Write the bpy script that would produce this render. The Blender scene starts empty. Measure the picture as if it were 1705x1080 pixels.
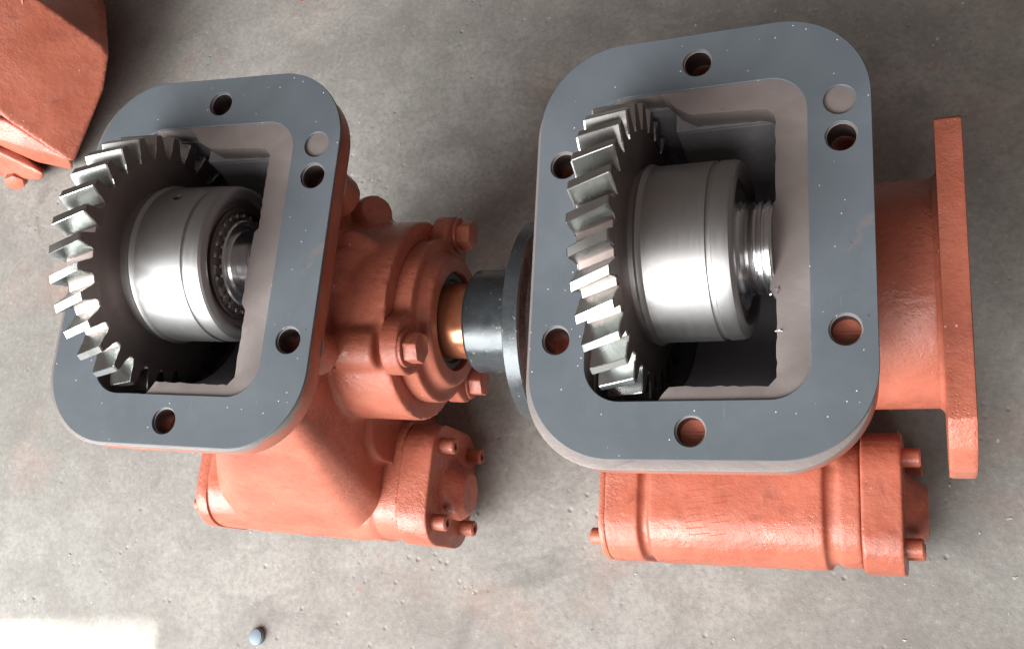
import bpy, bmesh, math, random
from mathutils import Vector, Matrix
random.seed(7)
S = 0.001                                   # everything below is measured in millimetres
scene = bpy.context.scene
COL = scene.collection

# ------------------------------------------------------------------ camera
cam = bpy.data.cameras.new('camera'); cam_o = bpy.data.objects.new('camera', cam); COL.objects.link(cam_o)
CR = Matrix(((0.93344, 0.01758, 0.35831), (0.07345, 0.96828, -0.23884), (-0.35115, 0.24926, 0.90253)))
CP = Vector((92.87, -163.93, 460.81))
cam_o.matrix_world = Matrix.Translation(CP * S) @ CR.to_4x4()
cam.sensor_fit = 'HORIZONTAL'; cam.sensor_width = 36.0; cam.lens = 36.0 * 1700.0 / 1705.0
cam.clip_start = 0.01; cam.clip_end = 50
scene.camera = cam_o

# ------------------------------------------------------------------ light: dim workshop with a wide open door at lower left
w = bpy.data.worlds.new('World'); scene.world = w; w.use_nodes = True
bg = w.node_tree.nodes['Background']; bg.inputs[0].default_value = (1.0, 0.80, 0.72, 1); bg.inputs[1].default_value = 0.13
def area(name, loc, aim, sx, sy, power, col):
    l = bpy.data.lights.new(name, 'AREA'); l.shape = 'RECTANGLE'; l.size = sx * S; l.size_y = sy * S; l.energy = power; l.color = col
    o = bpy.data.objects.new(name, l); COL.objects.link(o); o.location = Vector(loc) * S
    o.rotation_euler = (Vector(aim) - Vector(loc)).to_track_quat('-Z', 'Y').to_euler(); return o
area('doorway_light', (-1000, -1150, 680), (-120, 0, -120), 1700, 1000, 84.0, (0.97, 1.0, 0.99))
area('front_fill_light', (-300, -1900, 1900), (-120, 0, -120), 2600, 1500, 48.0, (1.0, 0.97, 0.95))  # added soft fill from the front and above, not a real opening
scene.view_settings.view_transform = 'Standard'; scene.view_settings.look = 'None'
scene.view_settings.exposure = 0.27; scene.view_settings.gamma = 1.0
scene.render.engine = 'CYCLES'

FLOOR_Z = -228.0
def at(px, py, z):
    """a photo pixel carried onto the level z (millimetres), used only to measure where things stand"""
    d = CR @ Vector(((px - 852.5) / 1700.0, -(py - 540.0) / 1700.0, -1.0))
    return CP + d * ((z - CP.z) / d.z)

# a patch of direct light from an unseen source falls on the floor at the lower left
l = bpy.data.lights.new('patch_beam', 'AREA'); l.shape = 'RECTANGLE'; l.size = 0.2; l.size_y = 0.2; l.spread = math.radians(1.2); l.energy = 0.30; l.color = (1.0, 0.99, 0.93)
o = bpy.data.objects.new('patch_beam', l); COL.objects.link(o)
e0, e1 = at(0, 1037, FLOOR_Z), at(258, 1037, FLOOR_Z); ex = (e1 - e0).normalized(); ey = Vector((-ex.y, ex.x, 0)); pc0 = e1 - ex * 100 - ey * 100
o.matrix_world = Matrix.Translation(Vector((pc0.x, pc0.y, FLOOR_Z + 1000)) * S) @ Matrix.Rotation(math.atan2(ex.y, ex.x), 4, 'Z')

# ------------------------------------------------------------------ materials
class N:
    def __init__(s, name):
        s.m = bpy.data.materials.new(name); s.m.use_nodes = True; s.t = s.m.node_tree; s.b = s.t.nodes['Principled BSDF']
        s.tc = s.t.nodes.new('ShaderNodeTexCoord')
    def n(s, kind, **kw):
        x = s.t.nodes.new(kind)
        for k, v in kw.items(): setattr(x, k, v)
        return x
    def l(s, a, b): s.t.links.new(a, b)
    def mapping(s, scale=(1, 1, 1), rot=(0, 0, 0)):
        x = s.n('ShaderNodeMapping'); x.inputs['Scale'].default_value = scale; x.inputs['Rotation'].default_value = rot
        s.l(s.tc.outputs['Object'], x.inputs['Vector']); return x.outputs[0]
    def noise(s, scale, detail=4, rough=0.55, vec=None, dist=0.0):
        x = s.n('ShaderNodeTexNoise'); x.inputs['Scale'].default_value = scale; x.inputs['Detail'].default_value = detail
        x.inputs['Roughness'].default_value = rough; x.inputs['Distortion'].default_value = dist
        s.l(vec if vec else s.tc.outputs['Object'], x.inputs['Vector']); return x.outputs['Fac']
    def voronoi(s, scale, rnd=1.0, vec=None):
        x = s.n('ShaderNodeTexVoronoi'); x.inputs['Scale'].default_value = scale; x.inputs['Randomness'].default_value = rnd
        s.l(vec if vec else s.tc.outputs['Object'], x.inputs['Vector']); return x
    def ramp(s, fac, stops, interp='LINEAR'):
        x = s.n('ShaderNodeValToRGB'); x.color_ramp.interpolation = interp
        e = x.color_ramp.elements
        while len(e) < len(stops): e.new(0.5)
        for k, (p, c) in zip(e, stops):
            k.position = p; k.color = (c, c, c, 1) if not isinstance(c, tuple) else (*c, 1)
        s.l(fac, x.inputs[0]); return x.outputs[0]
    def mix(s, fac, a, b, mode='MIX'):
        x = s.n('ShaderNodeMix', data_type='RGBA', blend_type=mode)
        for v, i in ((fac, 0), (a, 6), (b, 7)):
            if hasattr(v, 'is_output'): s.l(v, x.inputs[i])
            elif isinstance(v, tuple): x.inputs[i].default_value = (*v, 1)
            else: x.inputs[i].default_value = v
        return x.outputs[2]
    def math(s, op, a, b=0.0, clamp=False):
        x = s.n('ShaderNodeMath', operation=op, use_clamp=clamp)
        for v, i in ((a, 0), (b, 1)):
            if hasattr(v, 'is_output'): s.l(v, x.inputs[i])
            else: x.inputs[i].default_value = v
        return x.outputs[0]
    def bump(s, h, dist, strength=1.0, chain=None):
        x = s.n('ShaderNodeBump'); x.inputs['Distance'].default_value = dist * S; x.inputs['Strength'].default_value = strength
        s.l(h, x.inputs['Height'])
        if chain: s.l(chain, x.inputs['Normal'])
        return x.outputs[0]
    def out(s, **kw):
        for k, v in kw.items():
            i = s.b.inputs[k.replace('_', ' ')]
            if hasattr(v, 'is_output'): s.l(v, i)
            elif isinstance(v, tuple): i.default_value = (*v, 1)
            else: i.default_value = v
        return s.m

def paint_nodes(q, c1=(0.40, 0.122, 0.077), c2=(0.29, 0.078, 0.047)):
    big = q.noise(22, 3); fine = q.noise(900, 4, 0.6); mid = q.noise(160, 5, 0.6)
    col = q.mix(q.ramp(big, [(0.35, 0.0), (0.7, 1.0)]), c1, c2)
    col = q.mix(q.ramp(mid, [(0.55, 0.0), (0.72, 0.35)]), col, (0.30, 0.055, 0.03))
    col = q.mix(q.ramp(q.noise(48, 7, 0.7, dist=0.5), [(0.55, 0.0), (0.70, 0.55)]), col, (0.17, 0.050, 0.034))
    chips = q.voronoi(150).outputs['Distance']
    cm = q.math('MULTIPLY', q.ramp(chips, [(0.0, 1.0), (0.06, 1.0), (0.10, 0.0)]), q.ramp(q.noise(40, 2), [(0.60, 0.0), (0.68, 1.0)]))
    col = q.mix(cm, col, (0.60, 0.42, 0.36))
    pits = q.ramp(q.voronoi(520).outputs['Distance'], [(0.0, 0.0), (0.35, 1.0)])
    pm = q.ramp(q.noise(30, 2), [(0.50, 0.0), (0.66, 1.0)])
    h = q.math('MULTIPLY', q.math('SUBTRACT', pits, 1.0), pm)
    n1 = q.bump(h, 0.30, 0.8); rough = q.math('MULTIPLY', q.noise(420, 4, 0.7), q.ramp(q.noise(17, 3), [(0.42, 0.0), (0.62, 1.0)]))
    n1 = q.bump(rough, 0.8, 0.7, n1); n2 = q.bump(mid, 0.9, 0.6, n1); n3 = q.bump(fine, 0.17, 0.8, n2)
    return col, n3, big
def mat_paint(name='orange_oxide_paint', **kw):
    q = N(name); col, nrm, big = paint_nodes(q, **kw)
    return q.out(Base_Color=col, Roughness=q.ramp(q.noise(38, 5, 0.65), [(0.35, 0.22), (0.62, 0.50)]), Normal=nrm, Specular_IOR_Level=0.5)
PAINT = mat_paint()
def mat_flange():
    """orange paint whose top face and worn upper edges are bare machined steel"""
    q = N('painted_steel_flange'); col, nrm, big = paint_nodes(q)
    sep = q.n('ShaderNodeSeparateXYZ'); q.l(q.tc.outputs['Object'], sep.inputs[0])
    zz = q.math('ADD', sep.outputs[2], q.math('MULTIPLY', q.math('SUBTRACT', q.noise(55, 5, 0.7), 0.5), 0.022))
    # more wear on the near (low y) side of the plate
    zz = q.math('ADD', zz, q.math('MULTIPLY', sep.outputs[1], -0.045))
    bare = q.ramp(q.math('MULTIPLY_ADD', zz, 120.0), [(0.0, 0.0), (0.06, 1.0)]); bare = q.math('MULTIPLY', bare, q.ramp(q.noise(75, 4, 0.7), [(0.36, 0.15), (0.44, 1.0)]))
    topz = q.math('GREATER_THAN', sep.outputs[2], -0.00165)
    bare = q.math('MAXIMUM', bare, topz)
    inx = q.math('LESS_THAN', q.math('ABSOLUTE', sep.outputs[0]), 0.056); iny = q.math('LESS_THAN', q.math('ABSOLUTE', sep.outputs[1]), 0.081)
    bare = q.math('MAXIMUM', bare, q.math('MULTIPLY', inx, iny))
    steel = q.mix(q.noise(70, 4), (0.21, 0.175, 0.166), (0.29, 0.25, 0.24))
    c = q.mix(bare, col, steel)
    nb = q.bump(q.noise(500, 3, 0.6), 0.10, 0.5); nb = q.bump(q.math('MULTIPLY', q.noise(160, 5), 1.0), 0.25, 0.5, nb)
    return q.out(Base_Color=c, Metallic=q.math('MULTIPLY', bare, 0.45), Roughness=q.mix(bare, (0.38,) * 3, (0.42,) * 3), Normal=nb)
FLANGE = mat_flange()
def mat_gasket():
    q = N('blue_grey_gasket_board')
    c = q.mix(q.noise(25, 4), (0.064, 0.075, 0.087), (0.083, 0.094, 0.107))
    c = q.mix(q.math('MULTIPLY', q.noise(1800, 2), 0.35), c, (0.11, 0.13, 0.15))
    c = q.mix(q.ramp(q.noise(14, 5, 0.6, dist=0.6), [(0.40, 0.0), (0.75, 0.55)]), c, (0.135, 0.150, 0.168))
    sc = q.ramp(q.noise(1, 2, 0.5, q.mapping((900, 30, 30), (0, 0, 0.7))), [(0.66, 0.0), (0.74, 0.30)])
    c = q.mix(q.math('MULTIPLY', sc, q.ramp(q.noise(26, 3), [(0.5, 0.0), (0.62, 1.0)])), c, (0.20, 0.22, 0.24))
    sm = q.ramp(q.noise(20, 5, 0.65, dist=1.0), [(0.66, 0.0), (0.74, 0.30)]); c = q.mix(sm, c, (0.22, 0.13, 0.11))
    v = q.voronoi(170)
    sp = q.math('MULTIPLY', q.ramp(v.outputs['Distance'], [(0.0, 1.0), (0.03, 1.0), (0.075, 0.0)]), q.ramp(q.noise(48, 2), [(0.42, 0.0), (0.46, 1.0)]))
    c = q.mix(sp, c, (0.62, 0.63, 0.62))
    v2 = q.voronoi(90)
    dk = q.math('MULTIPLY', q.ramp(v2.outputs['Distance'], [(0.0, 1.0), (0.05, 1.0), (0.09, 0.0)]), q.ramp(q.noise(61, 2), [(0.56, 0.0), (0.60, 0.7)]))
    c = q.mix(dk, c, (0.03, 0.032, 0.04))
    nb = q.bump(q.noise(1500, 3), 0.05, 0.6); nb = q.bump(sp, 0.25, 0.6, nb)
    return q.out(Base_Color=c, Roughness=q.ramp(q.noise(35, 4), [(0.3, 0.50), (0.7, 0.62)]), Normal=nb, Specular_IOR_Level=0.4)
GASKET = mat_gasket()
def mat_turned(name, base=(0.56, 0.55, 0.54), r0=0.20, r1=0.32, depth=0.02, dirt=0.25, fx=2600):
    q = N(name)
    ring = q.noise(1, 5, 0.65, q.mapping((fx, 45, 45)))
    sm = q.noise(55, 4, 0.6)
    c = q.mix(q.ramp(sm, [(0.45, 0.0), (0.75, dirt)]), base, (0.22, 0.17, 0.15))
    grit = q.ramp(q.noise(2300, 3, 0.7), [(0.58, 0.0), (0.72, 0.5)])
    gm = q.math('MULTIPLY', grit, q.ramp(q.noise(60, 3), [(0.45, 0.0), (0.62, 1.0)]))
    c = q.mix(gm, c, (0.16, 0.12, 0.11))
    rr = q.math('ADD', q.ramp(ring, [(0.3, r0), (0.7, r1)]), q.math('MULTIPLY', sm, 0.10))
    return q.out(Base_Color=c, Metallic=1.0, Roughness=rr, Normal=q.bump(ring, depth, 0.6))
TURNED = mat_turned('turned_steel', (0.35, 0.345, 0.345), 0.34, 0.44, 0.02, 0.3)
FACE = mat_turned('dull_gear_face_steel', (0.32, 0.265, 0.25), 0.34, 0.46, 0.02, 0.4, 200)
POLISHED = mat_turned('polished_steel', (0.66, 0.67, 0.68), 0.14, 0.24, 0.015, 0.1, 3500)
DARKMETAL = mat_turned('dark_oiled_steel', (0.15, 0.125, 0.12), 0.35, 0.5, 0.02, 0.4)
def mat_ground():
    q = N('ground_tooth_steel')
    st = q.noise(40, 2, 0.5); sm = q.noise(60, 3)
    c = q.mix(q.ramp(sm, [(0.5, 0.0), (0.8, 0.35)]), (0.48, 0.49, 0.48), (0.37, 0.34, 0.30))
    return q.out(Base_Color=c, Metallic=1.0, Roughness=q.ramp(st, [(0.3, 0.24), (0.7, 0.31)]))
TOOTH = mat_ground()
def mat_cast():
    q = N('bare_cast_interior')
    n = q.noise(260, 5, 0.65)
    c = q.mix(n, (0.20, 0.19, 0.20), (0.31, 0.31, 0.335))
    return q.out(Base_Color=c, Metallic=0.10, Roughness=0.38, Normal=q.bump(n, 0.5, 0.6))
CAST = mat_cast()
def mat_black():
    q = N('worn_black_paint')
    n = q.noise(120, 5, 0.65); chips = q.ramp(q.noise(300, 3, 0.6), [(0.66, 0.0), (0.72, 1.0)])
    c = q.mix(n, (0.03, 0.036, 0.040), (0.065, 0.072, 0.078)); c = q.mix(chips, c, (0.30, 0.27, 0.2))
    return q.out(Base_Color=c, Roughness=q.ramp(n, [(0.3, 0.16), (0.7, 0.34)]), Metallic=0.35, Normal=q.bump(n, 0.35, 0.5))
BLACK = mat_black()
def mat_floor():
    q = N('stained_concrete')
    big = q.noise(3.2, 5, 0.55, dist=0.4); mid = q.noise(28, 6, 0.65, dist=0.3); fine = q.noise(260, 5, 0.7); grit = q.noise(900, 3, 0.7)
    c = q.mix(q.ramp(big, [(0.40, 0.0), (0.60, 1.0)]), (0.212, 0.200, 0.184), (0.300, 0.284, 0.264))
    c = q.mix(q.ramp(mid, [(0.35, 0.0), (0.66, 1.0)]), c, (0.24, 0.225, 0.205), 'MIX') if False else q.mix(q.ramp(mid, [(0.36, 0.55), (0.62, 0.0)]), c, (0.155, 0.142, 0.130))
    c = q.mix(q.ramp(fine, [(0.30, 0.55), (0.55, 0.0)]), c, (0.140, 0.128, 0.118))
    c = q.mix(q.ramp(fine, [(0.60, 0.0), (0.78, 0.6)]), c, (0.40, 0.385, 0.365))
    c = q.mix(q.ramp(grit, [(0.60, 0.0), (0.75, 0.4)]), c, (0.36, 0.345, 0.33))
    # oil-darkened blotches
    st = q.ramp(q.noise(11, 5, 0.6, dist=0.8), [(0.60, 0.0), (0.70, 0.45)])
    c = q.mix(st, c, (0.10, 0.09, 0.082))
    # orange paint droplets and dust
    v = q.voronoi(75)
    dr = q.math('MULTIPLY', q.ramp(v.outputs['Distance'], [(0.0, 1.0), (0.10, 1.0), (0.16, 0.0)]), q.ramp(q.noise(13, 2), [(0.60, 0.0), (0.64, 0.5)]))
    c = q.mix(dr, c, (0.34, 0.12, 0.09))
    haze = q.ramp(q.noise(9, 3), [(0.58, 0.0), (0.75, 0.14)]); c = q.mix(haze, c, (0.55, 0.20, 0.12))
    pit = q.ramp(q.voronoi(110).outputs['Distance'], [(0.0, 0.0), (0.22, 1.0)])
    pm = q.ramp(q.noise(19, 2), [(0.52, 0.0), (0.62, 1.0)])
    h = q.math('MULTIPLY', q.math('SUBTRACT', pit, 1.0), pm)
    n = q.bump(mid, 2.0, 0.4); n = q.bump(fine, 0.5, 0.6, n); n = q.bump(h, 1.2, 0.7, n); n = q.bump(grit, 0.25, 0.6, n)
    return q.out(Base_Color=c, Roughness=0.72, Normal=n, Specular_IOR_Level=0.3)
FLOOR = mat_floor()
def mat_plain(name, col, rough=0.6, metal=0.0):
    q = N(name); n = q.noise(200, 4)
    c = q.mix(n, tuple(x * 0.85 for x in col), tuple(min(1, x * 1.1) for x in col))
    return q.out(Base_Color=c, Roughness=rough, Metallic=metal, Normal=q.bump(n, 0.1, 0.5))
PAPER = mat_plain('white_paper', (0.86, 0.85, 0.82), 0.8)
SEAL = mat_plain('black_rubber_seal', (0.02, 0.018, 0.018), 0.5)
RUST = mat_plain('copper_orange_shaft', (0.62, 0.24, 0.13), 0.22, 0.75)
WASHER = mat_plain('blue_grey_zinc', (0.15, 0.19, 0.225), 0.5, 0.2)

# ------------------------------------------------------------------ mesh helpers
def finish(bm, name, mat, parent=None, angle=35, loc=None, extra=None):
    me = bpy.data.meshes.new(name)
    bmesh.ops.recalc_face_normals(bm, faces=bm.faces)
    for v in bm.verts: v.co *= S
    for f in bm.faces: f.smooth = True
    bm.to_mesh(me); bm.free(); me.set_sharp_from_angle(angle=math.radians(angle)); me.materials.append(mat)
    if extra: me.materials.append(extra)
    o = bpy.data.objects.new(name, me); COL.objects.link(o)
    if parent: o.parent = parent
    if loc: o.location = Vector(loc) * S
    return o
def apply_mods(o, angle=35):
    dg = bpy.context.evaluated_depsgraph_get(); dg.update()
    me = bpy.data.meshes.new_from_object(o.evaluated_get(dg)); old = o.data; nm = old.name
    o.modifiers.clear(); o.data = me; bpy.data.meshes.remove(old); me.name = nm
    for p in me.polygons: p.use_smooth = True
    me.set_sharp_from_angle(angle=math.radians(angle)); return o
def cut(o, cutters, angle=35, solver='EXACT'):
    for c in cutters:
        md = o.modifiers.new('b', 'BOOLEAN'); md.object = c; md.operation = 'DIFFERENCE'; md.solver = solver
    apply_mods(o, angle)
    for c in cutters:
        bpy.data.objects.remove(c)
    return o
def bevel(o, width, seg=2, angle=40):
    md = o.modifiers.new('v', 'BEVEL'); md.width = width * S; md.segments = seg; md.limit_method = 'ANGLE'; md.angle_limit = math.radians(angle)
    md.harden_normals = False
    return apply_mods(o, 35)
def rrect(x0, x1, y0, y1, r, seg=12):
    P = []
    rs = r if isinstance(r, (tuple, list)) else (r,) * 4
    for (cx, cy, a0), rr in zip(((x1, y1, 0), (x0, y1, 90), (x0, y0, 180), (x1, y0, 270)), rs):
        sx = -1 if cx == x1 else 1; sy = -1 if cy == y1 else 1
        for k in range(seg + 1):
            a = math.radians(a0 + 90 * k / seg); P.append((cx + sx * rr + rr * math.cos(a), cy + sy * rr + rr * math.sin(a)))
    return P
def add_prism(bm, pts, z0, z1, mp=None):
    mp = mp or (lambda x, y, z: (x, y, z))
    a = [bm.verts.new(mp(x, y, z0)) for x, y in pts]; b = [bm.verts.new(mp(x, y, z1)) for x, y in pts]; n = len(pts)
    bm.faces.new(a[::-1]); bm.faces.new(b)
    for i in range(n): bm.faces.new((a[i], a[(i + 1) % n], b[(i + 1) % n], b[i]))
def ring_prism(outer, holes, z0, z1, bm=None):
    """prism with through holes, triangulated caps"""
    bm = bm or bmesh.new(); loops = [outer] + holes; edges = []; rings = []
    for L in loops:
        vs = [bm.verts.new((x, y, z1)) for x, y in L]; rings.append(vs)
        for i in range(len(vs)): edges.append(bm.edges.new((vs[i], vs[(i + 1) % len(vs)])))
    r = bmesh.ops.triangle_fill(bm, use_beauty=True, use_dissolve=False, edges=edges)
    top = [f for f in r['geom'] if isinstance(f, bmesh.types.BMFace)]
    low = {}
    for vs in rings:
        for v in vs: low[v] = bm.verts.new((v.co.x, v.co.y, z0))
    for f in top: bm.faces.new([low[v] for v in reversed(f.verts)])
    for vs in rings:
        for i in range(len(vs)):
            a, b = vs[i], vs[(i + 1) % len(vs)]; bm.faces.new((a, b, low[b], low[a]))
    return bm
def circle(x, y, r, n=40): return [(x + r * math.cos(2 * math.pi * k / n), y + r * math.sin(2 * math.pi * k / n)) for k in range(n)]
def add_lathe(bm, prof, y=0, z=0, n=64, closed=True):
    """revolve (x, r) points about the x axis through (y, z); the profile is capped where it ends"""
    rings = []
    for (px, r) in prof:
        if r < 1e-6: rings.append([bm.verts.new((px, y, z))])
        else: rings.append([bm.verts.new((px, y + r * math.cos(2 * math.pi * k / n), z + r * math.sin(2 * math.pi * k / n))) for k in range(n)])
    for a, b in zip(rings, rings[1:]):
        for k in range(n):
            k2 = (k + 1) % n
            if len(a) == 1 and len(b) == 1: continue
            if len(a) == 1: bm.faces.new((a[0], b[k], b[k2]))
            elif len(b) == 1: bm.faces.new((a[k], b[0], a[k2]))
            else: bm.faces.new((a[k], b[k], b[k2], a[k2]))
    if closed:
        if len(rings[0]) > 1: bm.faces.new(rings[0])
        if len(rings[-1]) > 1: bm.faces.new(rings[-1][::-1])
def add_cyl(bm, p, q, r0, r1=None, n=32):
    r1 = r0 if r1 is None else r1
    p = Vector(p); q = Vector(q); d = q - p; rot = Vector((0, 0, 1)).rotation_difference(d.normalized()).to_matrix()
    A = []; B = []
    for k in range(n):
        c = rot @ Vector((math.cos(2 * math.pi * k / n), math.sin(2 * math.pi * k / n), 0)); A.append(bm.verts.new(p + c * r0)); B.append(bm.verts.new(q + c * r1))
    bm.faces.new(A[::-1]); bm.faces.new(B)
    for k in range(n): bm.faces.new((A[k], A[(k + 1) % n], B[(k + 1) % n], B[k]))
def add_box(bm, x0, x1, y0, y1, z0, z1): add_prism(bm, [(x0, y0), (x1, y0), (x1, y1), (x0, y1)], z0, z1)
def add_ball(bm, c, r, sc=(1, 1, 1)):
    g = bmesh.ops.create_uvsphere(bm, u_segments=24, v_segments=16, radius=r)
    for v in g['verts']: v.co = Vector((v.co.x * sc[0] + c[0], v.co.y * sc[1] + c[1], v.co.z * sc[2] + c[2]))
def add_hull(bm, pts):
    vs = [bm.verts.new(p) for p in pts]; bmesh.ops.convex_hull(bm, input=vs)
    bmesh.ops.delete(bm, geom=[v for v in vs if v.is_valid and not v.link_faces], context='VERTS')
ALONG_X = lambda a, b, c: (c, a, b)         # prism drawn in (y, z), drawn out along x
def voxel(o, size, smooth=5):
    md = o.modifiers.new('r', 'REMESH'); md.mode = 'VOXEL'; md.voxel_size = size * S; md.use_smooth_shade = True
    sm = o.modifiers.new('s', 'SMOOTH'); sm.factor = 0.5; sm.iterations = smooth
    return apply_mods(o, 60)
def tag(o, label=None, cat=None, group=None, kind=None):
    for k, v in (('label', label), ('category', cat), ('group', group), ('kind', kind)):
        if v: o[k] = v
    return o
def tree_copy(o, parent=None):
    c = o.copy(); COL.objects.link(c); c.parent = parent
    for ch in list(o.children): tree_copy(ch, c)
    return c

# ------------------------------------------------------------------ floor
bm = bmesh.new()
vs = [bm.verts.new(p) for p in ((-6000, -4500, FLOOR_Z), (5000, -4500, FLOOR_Z), (5000, 6000, FLOOR_Z), (-6000, 6000, FLOOR_Z))]; bm.faces.new(vs)
tag(finish(bm, 'floor', FLOOR), kind='structure')

# ------------------------------------------------------------------ small fasteners
def hex_bolt(name, parent, p, d, r, h, washer=True, mat=PAINT, spin=0.3):
    """hexagon head whose base centre is p, pointing along d"""
    bm = bmesh.new(); pts = [(r * math.cos(math.pi / 3 * k + spin), r * math.sin(math.pi / 3 * k + spin)) for k in range(6)]
    rot = Vector((0, 0, 1)).rotation_difference(Vector(d).normalized()).to_matrix(); P = Vector(p)
    mp = lambda x, y, z: tuple(rot @ Vector((x, y, z)) + P)
    if washer: add_prism(bm, circle(0, 0, r * 1.18, 32), -0.5, h * 0.16, mp)
    add_prism(bm, pts, h * 0.15, h, mp)
    o = finish(bm, name, mat, parent); return bevel(o, 0.7, 2, 25)
def socket_screw(name, parent, p, d, r, h, mat=PAINT):
    bm = bmesh.new(); rot = Vector((0, 0, 1)).rotation_difference(Vector(d).normalized()).to_matrix(); P = Vector(p)
    mp = lambda x, y, z: tuple(rot @ Vector((x, y, z)) + P)
    n = 30; ri = r * 0.56
    def ring(rad, z, hexed=False):
        out = []
        for k in range(n):
            a = 2 * math.pi * k / n; q = rad
            if hexed: q = rad * math.cos(math.pi / 6) / math.cos((a % (math.pi / 3)) - math.pi / 6)
            out.append(bm.verts.new(mp(q * math.cos(a), q * math.sin(a), z)))
        return out
    R = [ring(r * .98, -1), ring(r, h - 1.0), ring(r - 0.9, h), ring(ri, h, True), ring(ri, h * 0.45, True)]
    for a, b in zip(R, R[1:]):
        for k in range(n): bm.faces.new((a[k], a[(k + 1) % n], b[(k + 1) % n], b[k]))
    bm.faces.new(R[0][::-1]); bm.faces.new(R[-1])
    return finish(bm, name, mat, parent, 30)

# ------------------------------------------------------------------ gear, hub and bearing
YC, ZC, RT, RF = -2.0, -13.4, 73.8, 62.0
NT, GX0, GX1, TW = 30, -43.8, -24.2, 0.100
def tooth_mesh():
    bm = bmesh.new()
    prof = [(-0.082, RF - 1.6), (-0.076, RF + 0.6), (-0.060, RF + 3.2), (-0.051, RF + 6.4), (-0.039, RF + 9.2), (-0.031, RT - 0.35), (-0.0275, RT),
            (0.0275, RT), (0.031, RT - 0.35), (0.039, RF + 9.2), (0.051, RF + 6.4), (0.060, RF + 3.2), (0.076, RF + 0.6), (0.082, RF - 1.6)]
    L = GX1 - GX0; rows = []
    for (t, ch) in ((0, 0.7), (0.7 / L, 0), (0.25, 0), (0.5, 0), (0.75, 0), (1 - 0.7 / L, 0), (1, 0.7)):
        row = []
        for a, r in prof:
            if ch:
                r2 = min(r, RT - ch) if r > RF + 2 else r; a2 = a * (1 - 0.12 * ch) if r > RF + 2 else a
            else: r2, a2 = r, a
            th = a2 - TW * (t - 0.5); row.append(bm.verts.new((GX0 + L * t, -r2 * math.sin(th), r2 * math.cos(th))))
        rows.append(row)
    for a, b in zip(rows, rows[1:]):
        for k in range(len(prof)): bm.faces.new((a[k], a[(k + 1) % len(prof)], b[(k + 1) % len(prof)], b[k]))
    bm.faces.new(rows[0]); bm.faces.new(rows[-1][::-1])
    o = finish(bm, 'tooth', TOOTH, None, 13, None, FACE)
    me = o.data
    for p in me.polygons:
        if len(p.vertices) > 4: p.material_index = 1; p.use_smooth = False
    return o
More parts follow.
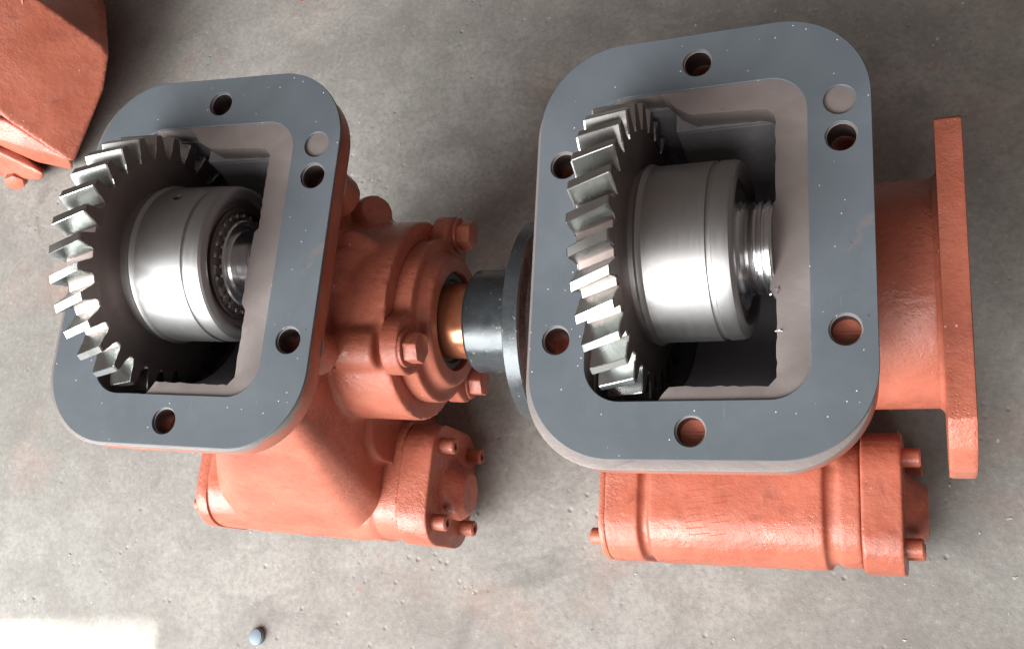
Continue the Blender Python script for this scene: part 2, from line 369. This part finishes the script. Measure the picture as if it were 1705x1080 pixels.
def build_gear(root, phase, threaded, sx=0.0, sy=0.0):
    g = bmesh.new()
    add_lathe(g, [(GX0 + 0.2, 0), (GX0 + 0.2, 52), (GX0 + 1.2, RF - 3), (GX0 + 0.8, RF - 0.6), (GX0 + 1.4, RF), (GX1 - 1.4, RF), (GX1 - 0.8, RF - 0.6), (GX1 - 0.4, RF - 3), (GX1 - 0.4, 50), (GX1, 0)], n=120)
    gear = finish(g, 'gear', FACE, root, 30, (0, YC, ZC))
    t0 = tooth_mesh(); t0.parent = gear; t0.rotation_euler = (phase, 0, 0)
    for k in range(1, NT):
        t = t0.copy(); COL.objects.link(t); t.parent = gear; t.rotation_euler = (phase + 2 * math.pi * k / NT, 0, 0)
    h = bmesh.new()
    add_lathe(h, [(GX1 - 8, 30), (GX1 - 7, 43.2), (GX1 - 0.5, 43.2), (GX1 + 0.2, 43.2), (GX1 + 0.8, 44.6), (GX1 + 1.8, 44.9), (GX1 + 3.0, 44.4), (GX1 + 4.2, 43.6), (GX1 + 8, 43.5), (9.2, 43.5), (9.6, 42.5), (11.6, 42.5), (12.1, 43.4), (17.4, 43.2), (19.6, 42.7), (20.8, 41.7), (21.4, 40.4), (21.5, 37.8), (21.0, 36.4), (17.8, 34.8), (17.6, 18)], n=128)
    hub = finish(h, 'gear_hub', TURNED, root, 25, (sx, YC + sy, ZC))
    if not threaded:
        a = math.radians(39); hc = bmesh.new(); add_cyl(hc, (-6, 36 * math.sin(a), 36 * math.cos(a)), (-6, 60 * math.sin(a), 60 * math.cos(a)), 2.6, 2.6, 24)
        hc = finish(hc, 'cutter', POLISHED); hc.location = Vector((sx, YC + sy, ZC)) * S; cut(hub, [hc], 25)
    me = hub.data; me.materials.append(FACE)
    for p in me.polygons:
        c = p.center
        if c.x > 0.0165 and math.hypot(c.y, c.z) < 0.0362: p.material_index = 1
    # oil hole near the gear face
    if not threaded:
        b = bmesh.new()
        add_lathe(b, [(17.4, 31.5), (19.4, 31.5), (19.9, 30.9), (19.9, 29.3), (18.6, 28.9), (17.0, 28.9)], n=96)
        br = finish(b, 'bearing', DARKMETAL, root, 25, (sx, YC + sy, ZC))
        rb = bmesh.new(); add_lathe(rb, [(16.8, 0), (16.8, 1.4), (19.0, 1.4), (19.5, 0.9), (19.5, 0)], n=14)
        r0 = finish(rb, 'bearing_roller', TURNED, br, 30)
        r0.location = Vector((0, 26.9, 0)) * S
        for k in range(1, 26):
            r = r0.copy(); COL.objects.link(r); r.parent = br; a = 2 * math.pi * k / 26
            r.location = Vector((0, 26.9 * math.cos(a), 26.9 * math.sin(a))) * S
        i = bmesh.new(); add_lathe(i, [(17, 24.4), (21.6, 24.4), (22.4, 23.6), (22.4, 21.8), (21.6, 20.8), (21.4, 19.4), (23.0, 18.6), (23.0, 12)], n=96)
        finish(i, 'inner_race', POLISHED, root, 25, (sx, YC + sy, ZC))
    s = bmesh.new()
    prof = [(-60, 0), (-60, 16), (-44, 16), (-44, 19), (17.6, 19), (17.6, 29), (19.6, 29), (19.6, 23.4)]
    x = 21.0
    while x < 33: prof += [(x, 22.2), (x + 2.0, 22.5), (x + 2.5, 21.2), (x + 3.2, 21.2)]; x += 3.7
    prof += [(33.6, 21.8), (34.3, 20.8), (34.8, 10), (60, 10), (60, 0)]
    if not threaded: prof = [(-60, 0), (-60, 16), (24, 13), (27, 13), (28, 13), (29, 13), (29.9, 13), (30.2, 12), (30.2, 0)]
    add_lathe(s, prof, n=96); finish(s, 'gear_shaft', POLISHED, root, 25, (sx, YC + sy, ZC))
    return gear

# ------------------------------------------------------------------ flange and gasket
HOLES = [(0.4, 91.0), (68.1, 43.6), (68.1, -48.6), (-0.8, -93.7), (-68.1, -48.6), (-68.1, 43.6)]
PIN = (67.7, 62.0)
def window(left=-53): return rrect(left, 53, -79.5, 77.2, 18, 10)
def jitter(P, a=0.35):
    out = []
    for i, (x, y) in enumerate(P):
        x2, y2 = P[(i + 1) % len(P)]; n = max(1, int(math.hypot(x2 - x, y2 - y) / 3))
        for k in range(n):
            t = k / n; out.append((x + (x2 - x) * t + random.uniform(-a, a), y + (y2 - y) * t + random.uniform(-a, a)))
    return out
def build_flange(root, dx, dy, th, HOLES):
    g = ring_prism(rrect(-81.8, 81.8, -107, 107, 43, 20), [circle(x, y, 7.3)[::-1] for x, y in HOLES + [PIN]] + [window()[::-1]], -1.5, 0)
    gk = finish(g, 'gasket', GASKET, root, 40); bevel(gk, 0.25, 1, 50)
    gk.rotation_euler = (0, 0, 0)
    open_ = [(-50, 78.5), (-17.5, 78.5), (-16.5, 69)] + rrect(-16, 38, -73, 62.5, 5, 5)[:6] + [] 
    P = [(38, -69), (34, -73), (-11.5, -72.5), (-17, -79.5), (-50, -79.5), (-53, -70), (-53, 70), (-50, 77.5), (-18, 77.5), (-11, 68.5), (-2, 64), (34, 62.5), (38, 58), (38, 15), (35.5, 12), (35, -28), (38, -32)]
    P = jitter(P)
    f = ring_prism(rrect(-82 + dx, 82 + dx, -107.5 + dy, 107 + dy, 43, 20), [circle(x, y, 6.6) for x, y in HOLES] + [P], -th, -1.55)
    fl = finish(f, 'mounting_flange', FLANGE, root, 40); bevel(fl, 0.9, 2, 60)
    fl.data.materials.append(DARKMETAL)
    for p in fl.data.polygons:
        c = p.center / S
        if c.z < -1.8 and any(math.hypot(c.x - x, c.y - y) < 7.2 for x, y in HOLES): p.material_index = 1
    return fl

# ------------------------------------------------------------------ one gearbox
def build_unit(name, M, v):
    root = bpy.data.objects.new(name, None); COL.objects.link(root); root.empty_display_size = 0.05
    th = 16.5
    HO = [h for h in HOLES if v['threaded'] or h != (-68.1, -48.6)]; build_flange(root, v['fdx'], v['fdy'], th, HO)
    build_gear(root, v['phase'], v['threaded'], v['hub'][0], v['hub'][1])
    OY, OZ = v['oy'], v['oz']; CY, CZ = v['cy'], v['cz']; R = 38.5
    # ---- main casting
    b = bmesh.new()
    add_hull(b, [(x, y, -th + 3) for x, y in rrect(-76, v['nx'], -98, 96, 36, 8)] + [(x, y, -66) for x, y in rrect(-62, 54, -80, 72, 30, 8)])   # neck under the flange
    for x, y in HOLES:
        if (x, y) in v['skip_boss']: continue
        add_cyl(b, (x, y, -34), (x, y, -th + 2), 12.5, 13)                            # bolt bosses
    add_cyl(b, (-58, YC, ZC - 8), (52, YC, ZC - 8), 86, 86, 64)
    add_cyl(b, (-66, OY, OZ), (v['ox1'], OY, OZ), 61, 60, 64)                        # output bore
    add_prism(b, rrect(-64, 56, CY + 24, 60, 20, 8), CZ + 10, -60)                    # web down to the cylinder
    # trim everything that would stick through the mounting face
    for f in v['extra']: f(b)
    body = finish(b, 'housing', PAINT, root)
    voxel(body, 1.7, v.get('smooth', 5))
    c0 = bmesh.new(); add_box(c0, -200, 200, -200, 200, -th + 0.6, 200); c0 = finish(c0, 'cutter', CAST); bx = []
    for q in ((-52, -15.5, -79, 77.5), (-17, 37.6, -72.4, 62.2)):
        t = bmesh.new(); add_box(t, q[0], q[1], q[2], q[3], -17.8, 30); bx.append(finish(t, 'cutter', CAST))
    c1 = bmesh.new(); add_cyl(c1, (-51, -3.6, -13.4), (38, -4.5, -13.4), 66.2, 66.2, 72); c1 = finish(c1, 'cutter', CAST)
    c2 = bmesh.new(); add_cyl(c2, (-52, YC, -13.4), (-13.5, YC, -13.4), 78.5, 78.5, 72); c2 = finish(c2, 'cutter', CAST)
    drill = bmesh.new()
    for x, y in HO:
        if y > 0 or x < -10 or v['drill_all']: add_cyl(drill, (x, y, -48), (x, y, 10), 6.5, 6.5, 24)
    drill = finish(drill, 'cutter', DARKMETAL)
    c3 = bmesh.new(); add_cyl(c3, (55, OY, OZ), (v['ox1'] + 60, OY, OZ), v['bore'], v['bore'], 64); c3 = finish(c3, 'cutter', PAINT)
    body.data.materials.append(CAST)
    for c in (c1, c2): c.data.materials.clear(); c.data.materials.append(CAST)
    cut(body, [c0] + bx + [c1, c2, c3, drill], 50)
    # the bored inside is bare casting
    for p in body.data.polygons:
        c = p.center / S; n = p.normal
        if -52.5 < c.x < 38.5 and (c.y + 3) ** 2 + (c.z + 13.4) ** 2 < 79.5 ** 2 and c.z < -th + 0.3: p.material_index = body.data.materials.find('bare_cast_interior')
    # ---- shift cylinder under the flange, along x
    x0, x1 = v['cx0'], v['cx1']
    b = bmesh.new()
    rr = lambda h, r: rrect(CY - h, CY + h, CZ - h, CZ + h, r, 8)
    add_prism(b, rr(R, 26), x0, x0 + 22, ALONG_X)
    add_prism(b, rr(R - 3.2, 26), x0 + 18, x1 - 34, ALONG_X)
    add_prism(b, rr(R + 0.5, 30), (x0 + 28 if v['threaded'] else x0 + 1), x1 - 42, ALONG_X)
    if not v['threaded']: add_prism(b, rrect(CY - R - 0.5, CY + 50, CZ - R, CZ + R + 1.5, 30, 8), x0 + 7, x1 - 44, ALONG_X)
    add_prism(b, rr(R - 1.5, 28), x1 - 34, x1 - 22.2, ALONG_X)
    add_ball(b, (x0 + 4, CY - R * 0.62, CZ + 17), 12, (0.9, 1, 1))
    add_prism(b, rrect(CY + 8, CY + 46, CZ - 20, CZ + 34, 14, 6), x0 + 10, x1 - 36, ALONG_X)
    if not v['threaded']: add_prism(b, rrect(CY - 37.6, CY + 47, CZ - 38, CZ + 37.6, 28, 8), x1 - 43, x1 - 22.2, ALONG_X)
    cyl = finish(b, 'shift_cylinder', PAINT, root); voxel(cyl, 1.3, 6)
    b = bmesh.new(); add_prism(b, rr(R + (0 if v['threaded'] else 1.0), 25), x0 - 3.0, x0 + (1 if v['threaded'] else 6), ALONG_X); o = finish(b, 'end_plate', PAINT, root); bevel(o, 1.0, 2)
    socket_screw('cap_screw', root, (x0 - 3, CY - 25, CZ + 24), (-1, 0, 0), 5.2, 8)
    b = bmesh.new()
    add_prism(b, rr(R + 1.5, 23), x1 - 22, x1, ALONG_X)
    add_hull(b, [(x1 - 2, CY + yy, CZ + zz) for yy, zz in circle(0, 0, 21, 16)] + [(x1 + 13, CY + yy - 3, CZ + zz - 3) for yy, zz in circle(0, 0, 14, 14)] + [(x1 + 9, CY + yy - 8, CZ + zz) for yy, zz in circle(0, 0, 14, 14)])
    cap = finish(b, 'cylinder_cap', PAINT, root); voxel(cap, 1.1, 4)
    for sy, sz in ((25, 25), (-25, 25), (25, -25), (-25, -25)):
        socket_screw('cap_screw', root, (x1 - 0.5, CY + sy, CZ + sz), (1, 0, 0), 5.4, 10.5)
    for x, y in v['hole_discs']:  # added discs stand in for the casting below, raised to catch light
        b = bmesh.new(); add_prism(b, circle(x, y, 6.55, 32), -14, -8.5); add_box(b, x - 6, x + 6, y - 0.5, y + 0.5, -8.6, -8.0); finish(b, 'hole_disc', PAINT, root, 30)
    v['output'](root, v)
    root.matrix_world = M
    return root

# ---- output ends
def bearing_cover(root, v):
    OY, OZ, X = v['oy'], v['oz'], v['ox1']
    b = bmesh.new()
    outline = []
    angs = [math.radians(a) for a in v['bolts']]; RB = 57
    for k in range(144):
        a = 2 * math.pi * k / 144; r = 49
        for t in angs:
            d = abs((a - t + math.pi) % (2 * math.pi) - math.pi); r = max(r, 49 + 19 * max(0, 1 - (d / 0.36) ** 2) ** 0.7)
        outline.append((OY + r * math.cos(a), OZ + r * math.sin(a)))
    add_prism(b, outline, X - 0.5, X + 11, ALONG_X)
    add_lathe(b, [(X + 9, 0), (X + 9, 45), (X + 12, 41), (X + 17, 39.5), (X + 18.5, 38), (X + 18.5, 0)], OY, OZ, 64)
    cov = finish(b, 'bearing_cover', PAINT, root); voxel(cov, 1.1, 4)
    c = bmesh.new(); add_cyl(c, (X + 5, OY, OZ), (X + 60, OY, OZ), 30, 30, 64); cut(cov, [finish(c, 'cutter', PAINT)], 40)
    for a in angs: hex_bolt('hex_bolt', root, (X + 11, OY + RB * math.cos(a), OZ + RB * math.sin(a)), (1, 0, 0), 9.2, 10, spin=a * 3)
    b = bmesh.new(); add_lathe(b, [(X + 8, 0), (X + 8, 29.8), (X + 15, 29.8), (X + 16, 29), (X + 16, 25.5), (X + 14, 24), (X + 14, 0)], OY, OZ, 64); finish(b, 'oil_seal', SEAL, root, 25)
    b = bmesh.new(); add_lathe(b, [(X + 8, 0), (X + 8, 22.5), (X + 33, 22.5), (X + 33, 0)], OY, OZ, 64); finish(b, 'output_shaft', RUST, root, 25)
    Y0 = X + 32
    b = bmesh.new(); add_lathe(b, [(Y0, 14), (Y0, 25.2), (Y0 + 1.2, 29), (Y0 + 3, 30.5), (Y0 + 31, 30.5), (Y0 + 34, 32.5), (Y0 + 35, 55), (Y0 + 36.5, 58), (Y0 + 44.5, 58), (Y0 + 45.5, 57), (Y0 + 45.5, 46), (Y0 + 40, 43), (Y0 + 40, 14)], OY, OZ, 96)
    finish(b, 'drive_coupling', BLACK, root, 28)
def pump_mount(root, v):
    OY, OZ, X = v['oy'], v['oz'], v['ox1']
    X0 = X
    pl = []
    P = [(-61.5, -50), (-82, -80)]
    pts = rrect(OY - 98, OY + 66, OZ - 74, OZ + 66, 18, 6)
    pts = [(-104, -62), (-104, -90), (-90, -135), (-74, -160), (-50, -172), (32, -172), (56, -160), (62, -140), (64, -60), (64, -36), (60, -30), (-84, -30), (-96, -40)]
    b = bmesh.new(); add_prism(b, pts, X0, X0 + 12.5, ALONG_X); add_lathe(b, [(X0 - 3, 40), (X0 - 3, 60), (X0 + 2, 63), (X0 + 2, 40)], OY, OZ, 64)
    o = finish(b, 'pump_mounting_plate', PAINT, root); voxel(o, 1.2, 3)
    c = bmesh.new(); add_cyl(c, (X0 - 10, OY, OZ), (X0 + 60, OY, OZ), 41, 41, 64); cut(o, [finish(c, 'cutter', PAINT)], 40)

# ---- the two boxes, placed as measured
def mat4(rows, loc):
    m = Matrix(rows).to_4x4(); m.translation = Vector(loc) * S; return m
MR = mat4(((0.99936, -0.01717, -0.03124), (0.01694, 0.99983, -0.00762), (0.03136, 0.00709, 0.99948)), (0, 0, 0))
ML = mat4(((0.99936, 0.01694, 0.03136), (-0.01717, 0.99983, 0.00709), (-0.03124, -0.00762, 0.99948)), (-274.82, -3.33, 20.39))

def left_extra(b):
    add_cyl(b, (58, 4, -78), (75, 4, -38), 25, 22, 40)             # round pad beside the flange
    add_cyl(b, (66, 2, -52), (75.5, 2, -36.5), 13, 12.5)
    add_cyl(b, (44, 40, -96), (73, 50, -68), 24, 10)               # lug at the back
    for a in (205,):
        pass
    add_cyl(b, (56, -12 + 57 * math.cos(math.radians(120)), -97 + 57 * math.sin(math.radians(120))), (98, -12 + 57 * math.cos(math.radians(120)), -97 + 57 * math.sin(math.radians(120))), 13, 13)
    for a in (28, 298 - 90, 262): pass
    add_hull(b, [(x, y, -26) for x, y in rrect(10, 66, -91, -20, 8, 6)] + [(x, y, -170) for x, y in rrect(-81, 47, -129, -64, 22, 6)]
             + [(x, y, -186) for x, y in rrect(-81, 47, -140, -64, 22, 6)] + [(x, y, -205) for x, y in rrect(-81, 47, -142.2, -64, 22, 6)])
    add_prism(b, rrect(-92, -40, -226, -124, 22, 8), -20, 58, ALONG_X)
    add_prism(b, rrect(-102 - 37, -102 + 30, -232, -172, 24, 8), 40, 58, ALONG_X)
def right_extra(b):
    add_cyl(b, (-86, -6, -52), (-40, -6, -60), 38, 44, 48)
    add_hull(b, [(-56, -80, -30), (44, -80, -30), (-56, -50, -30), (44, -50, -30), (-50, -92, -160), (40, -92, -160), (-50, -80, -160), (40, -80, -160)])

VR = dict(fdx=-1.5, fdy=-4.0, phase=-0.59, oy=-7, oz=-98, ox1=108, bore=41, cy=-110, cz=-186, cx0=-88, cx1=84, output=pump_mount, hole_discs=[(68.1, -48.6), (-0.8, -93.7)], hub=(1.8, -2.0), threaded=True, drill_all=False, nx=72, extra=[right_extra], skip_boss=[])
VL = dict(fdx=-2.5, fdy=-0.5, phase=-0.68, oy=-12, oz=-97, ox1=102, bore=46, cy=-102, cz=-200, cx0=-88, cx1=86, output=bearing_cover, hole_discs=[], hub=(5.0, 0.0), threaded=False, drill_all=True, nx=76, extra=[left_extra], skip_boss=[], bolts=[-6, 120, 242])
ur = build_unit('gearbox', MR, VR)
tag(ur, 'orange gearbox on the right with a tall pump mounting plate on its side', 'gearbox', 'orange gearboxes with grey gasket faces')
deps = bpy.context.evaluated_depsgraph_get(); deps.update()
cyl = next(c for c in ur.children if c.name.startswith('shift_cylinder')); b = bmesh.new()
for k in range(9):
    for sx, n in ((0, 1), (1, 1)):
        if sx and k % 3 == 1: continue
        x = -36 + sx * 14 + random.uniform(-1, 1); y = -104 - k * 3.6; ln = random.uniform(8, 13)
        for i in range(6):
            hit, loc, nor, _ = cyl.ray_cast(Vector((x + ln * (i + 0.5) / 6, y + i * 0.25, -100)) * S, Vector((0, 0, -1)))
            if hit:
                p = loc / S; add_box(b, p.x - ln / 12, p.x + ln / 12, p.y - 0.22, p.y + 0.22, p.z - 0.3, p.z + 0.12)
finish(b, 'raised_mark', PAINT, ur, 30)
b = bmesh.new()
for (x, y) in ((38.5, -27), (39.2, -29), (40, -46), (40.8, -47.2), (12, 64), (36, -30)):
    for _ in range(3):
        q = Vector((x + random.gauss(0, .6), y + random.gauss(0, .6), -1.4)); add_hull(b, [tuple(q + Vector((random.gauss(0, .55), random.gauss(0, .55), abs(random.gauss(0, .7))))) for _ in range(6)])
tag(finish(b, 'metal_swarf', POLISHED, None, 20), kind='stuff')
ul = build_unit('gearbox', ML, VL)
tag(ul, 'orange gearbox on the left with a black drive coupling on its bolted bearing cover', 'gearbox', 'orange gearboxes with grey gasket faces')

# ------------------------------------------------------------------ things around them
b = bmesh.new(); p = at(425, 1059, FLOOR_Z + 4)
add_prism(b, circle(0, 0, 6.2, 40), 0, 3.4); add_prism(b, circle(0, 0, 5.6, 40), 3.3, 4.4)
o = finish(b, 'steel_plug', WASHER, None, 30); bevel(o, 0.4, 2); o.location = Vector((p.x, p.y, FLOOR_Z)) * S
tag(o, 'small blue grey round steel plug lying on the bare floor', 'plug')
# third gearbox, cut by the corner of the picture
third = bpy.data.objects.new('gearbox', None); COL.objects.link(third); third.location = Vector((at(60, 150, -180).x, at(60, 150, -180).y, FLOOR_Z)) * S
def in_third(bm):
    for v in bm.verts: v.co -= third.location / S
b = bmesh.new()
pa, pb, pc = at(128, -42, -112), at(180, 78, -150), at(0, 192, -112); pn = (pb - pa).cross(pc - pa)
def on_face(px, py):
    d = at(px, py, FLOOR_Z) - CP; return CP + d * ((pa - CP).dot(pn) / d.dot(pn))
face = [on_face(*q) for q in ((-20, -60), (62, -2), (168, 74), (181, 92), (172, 150), (124, 268), (112, 268), (0, 192), (-60, 140))]
def behind(P, e=1.04): return [Vector((q.x - (q.z - FLOOR_Z - 2) * 1.04 * e, q.y + (q.z - FLOOR_Z - 2) * 0.68 * e, FLOOR_Z + 2)) for q in P]
back = behind(face); low = []
add_hull(b, [tuple(q) for q in face + back + low] + [tuple(at(176, 10, -200)), tuple(at(150, -60, -200)), tuple(at(40, -90, -150))]); in_third(b); o = finish(b, 'housing', PAINT, third); voxel(o, 2.0, 3)
b = bmesh.new()
add_hull(b, [tuple(q) for q in (at(42, -40, -80), at(38, 110, -118), at(-5, 215, -150), at(-60, 215, -150), at(-60, -40, -80), at(0, -40, -130), at(-60, 60, -200))]); in_third(b)
o = finish(b, 'mounting_flange', PAINT, third); bevel(o, 5, 4, 20)
b = bmesh.new(); q = at(8, 45, -98); add_cyl(b, tuple(q + Vector((-4, 0, -14))), tuple(q + Vector((4, -1, 5))), 8, 8); in_third(b)
o = finish(b, 'flange_boss', PAINT, third); bevel(o, 1.2)
b = bmesh.new()
e = [at(-40, 170, -140), at(30, 205, -165), at(118, 268, -195), at(122, 284, -212), at(60, 270, -200), at(-40, 225, -160)]
add_hull(b, [tuple(x) for x in e] + [tuple(x) for x in behind(e)]); in_third(b)
o = finish(b, 'end_cover', PAINT, third); voxel(o, 1.5, 22)
b = bmesh.new()
e = [at(-40, 235, -165), at(30, 250, -190), at(74, 290, -205), at(70, 300, -212), at(20, 298, -205), at(-40, 280, -190)]
add_hull(b, [tuple(x) for x in e] + [tuple(x) for x in behind(e)]); in_third(b)
o = finish(b, 'bearing_cover', PAINT, third); voxel(o, 1.5, 18)
q = at(27, 296, -208) - third.location / S
hex_bolt('hex_bolt', third, tuple(q), (0.3, -0.75, 0.3), 9, 8)
tag(third, 'orange gearbox cut off by the upper left corner of the picture, lying on its side', 'gearbox', 'orange gearboxes with grey gasket faces')

# dark red part cut by the top edge
b = bmesh.new(); q = at(512, -52, -200); add_lathe(b, [(-18, 0), (-18, 18), (-16, 20), (12, 20), (15, 17), (16, 0)], 0, 0, 48)
o = finish(b, 'shaft_cap', PAINT, None, 30); o.location = Vector((q.x, q.y, FLOOR_Z + 20)) * S; o.rotation_euler = (0, 0, 0.1)
tag(o, 'dark red round shaft cap peeking in at the top edge above the left gearbox', 'cap')

# grit, chips and paint flakes scattered over the concrete
b = bmesh.new()
for k in range(420):
    q = at(random.uniform(-80, 1780), random.uniform(-60, 1140), FLOOR_Z); s = random.choice((0.2, 0.3, 0.35, 0.5, 0.8)) * random.uniform(0.7, 1.3)
    add_hull(b, [(q.x + random.gauss(0, s), q.y + random.gauss(0, s), FLOOR_Z + random.uniform(-0.1, s * 0.9)) for _ in range(7)])
GRIT = mat_plain('concrete_grit', (0.38, 0.36, 0.33), 0.8)
tag(finish(b, 'floor_grit', GRIT, None, 20), kind='stuff')
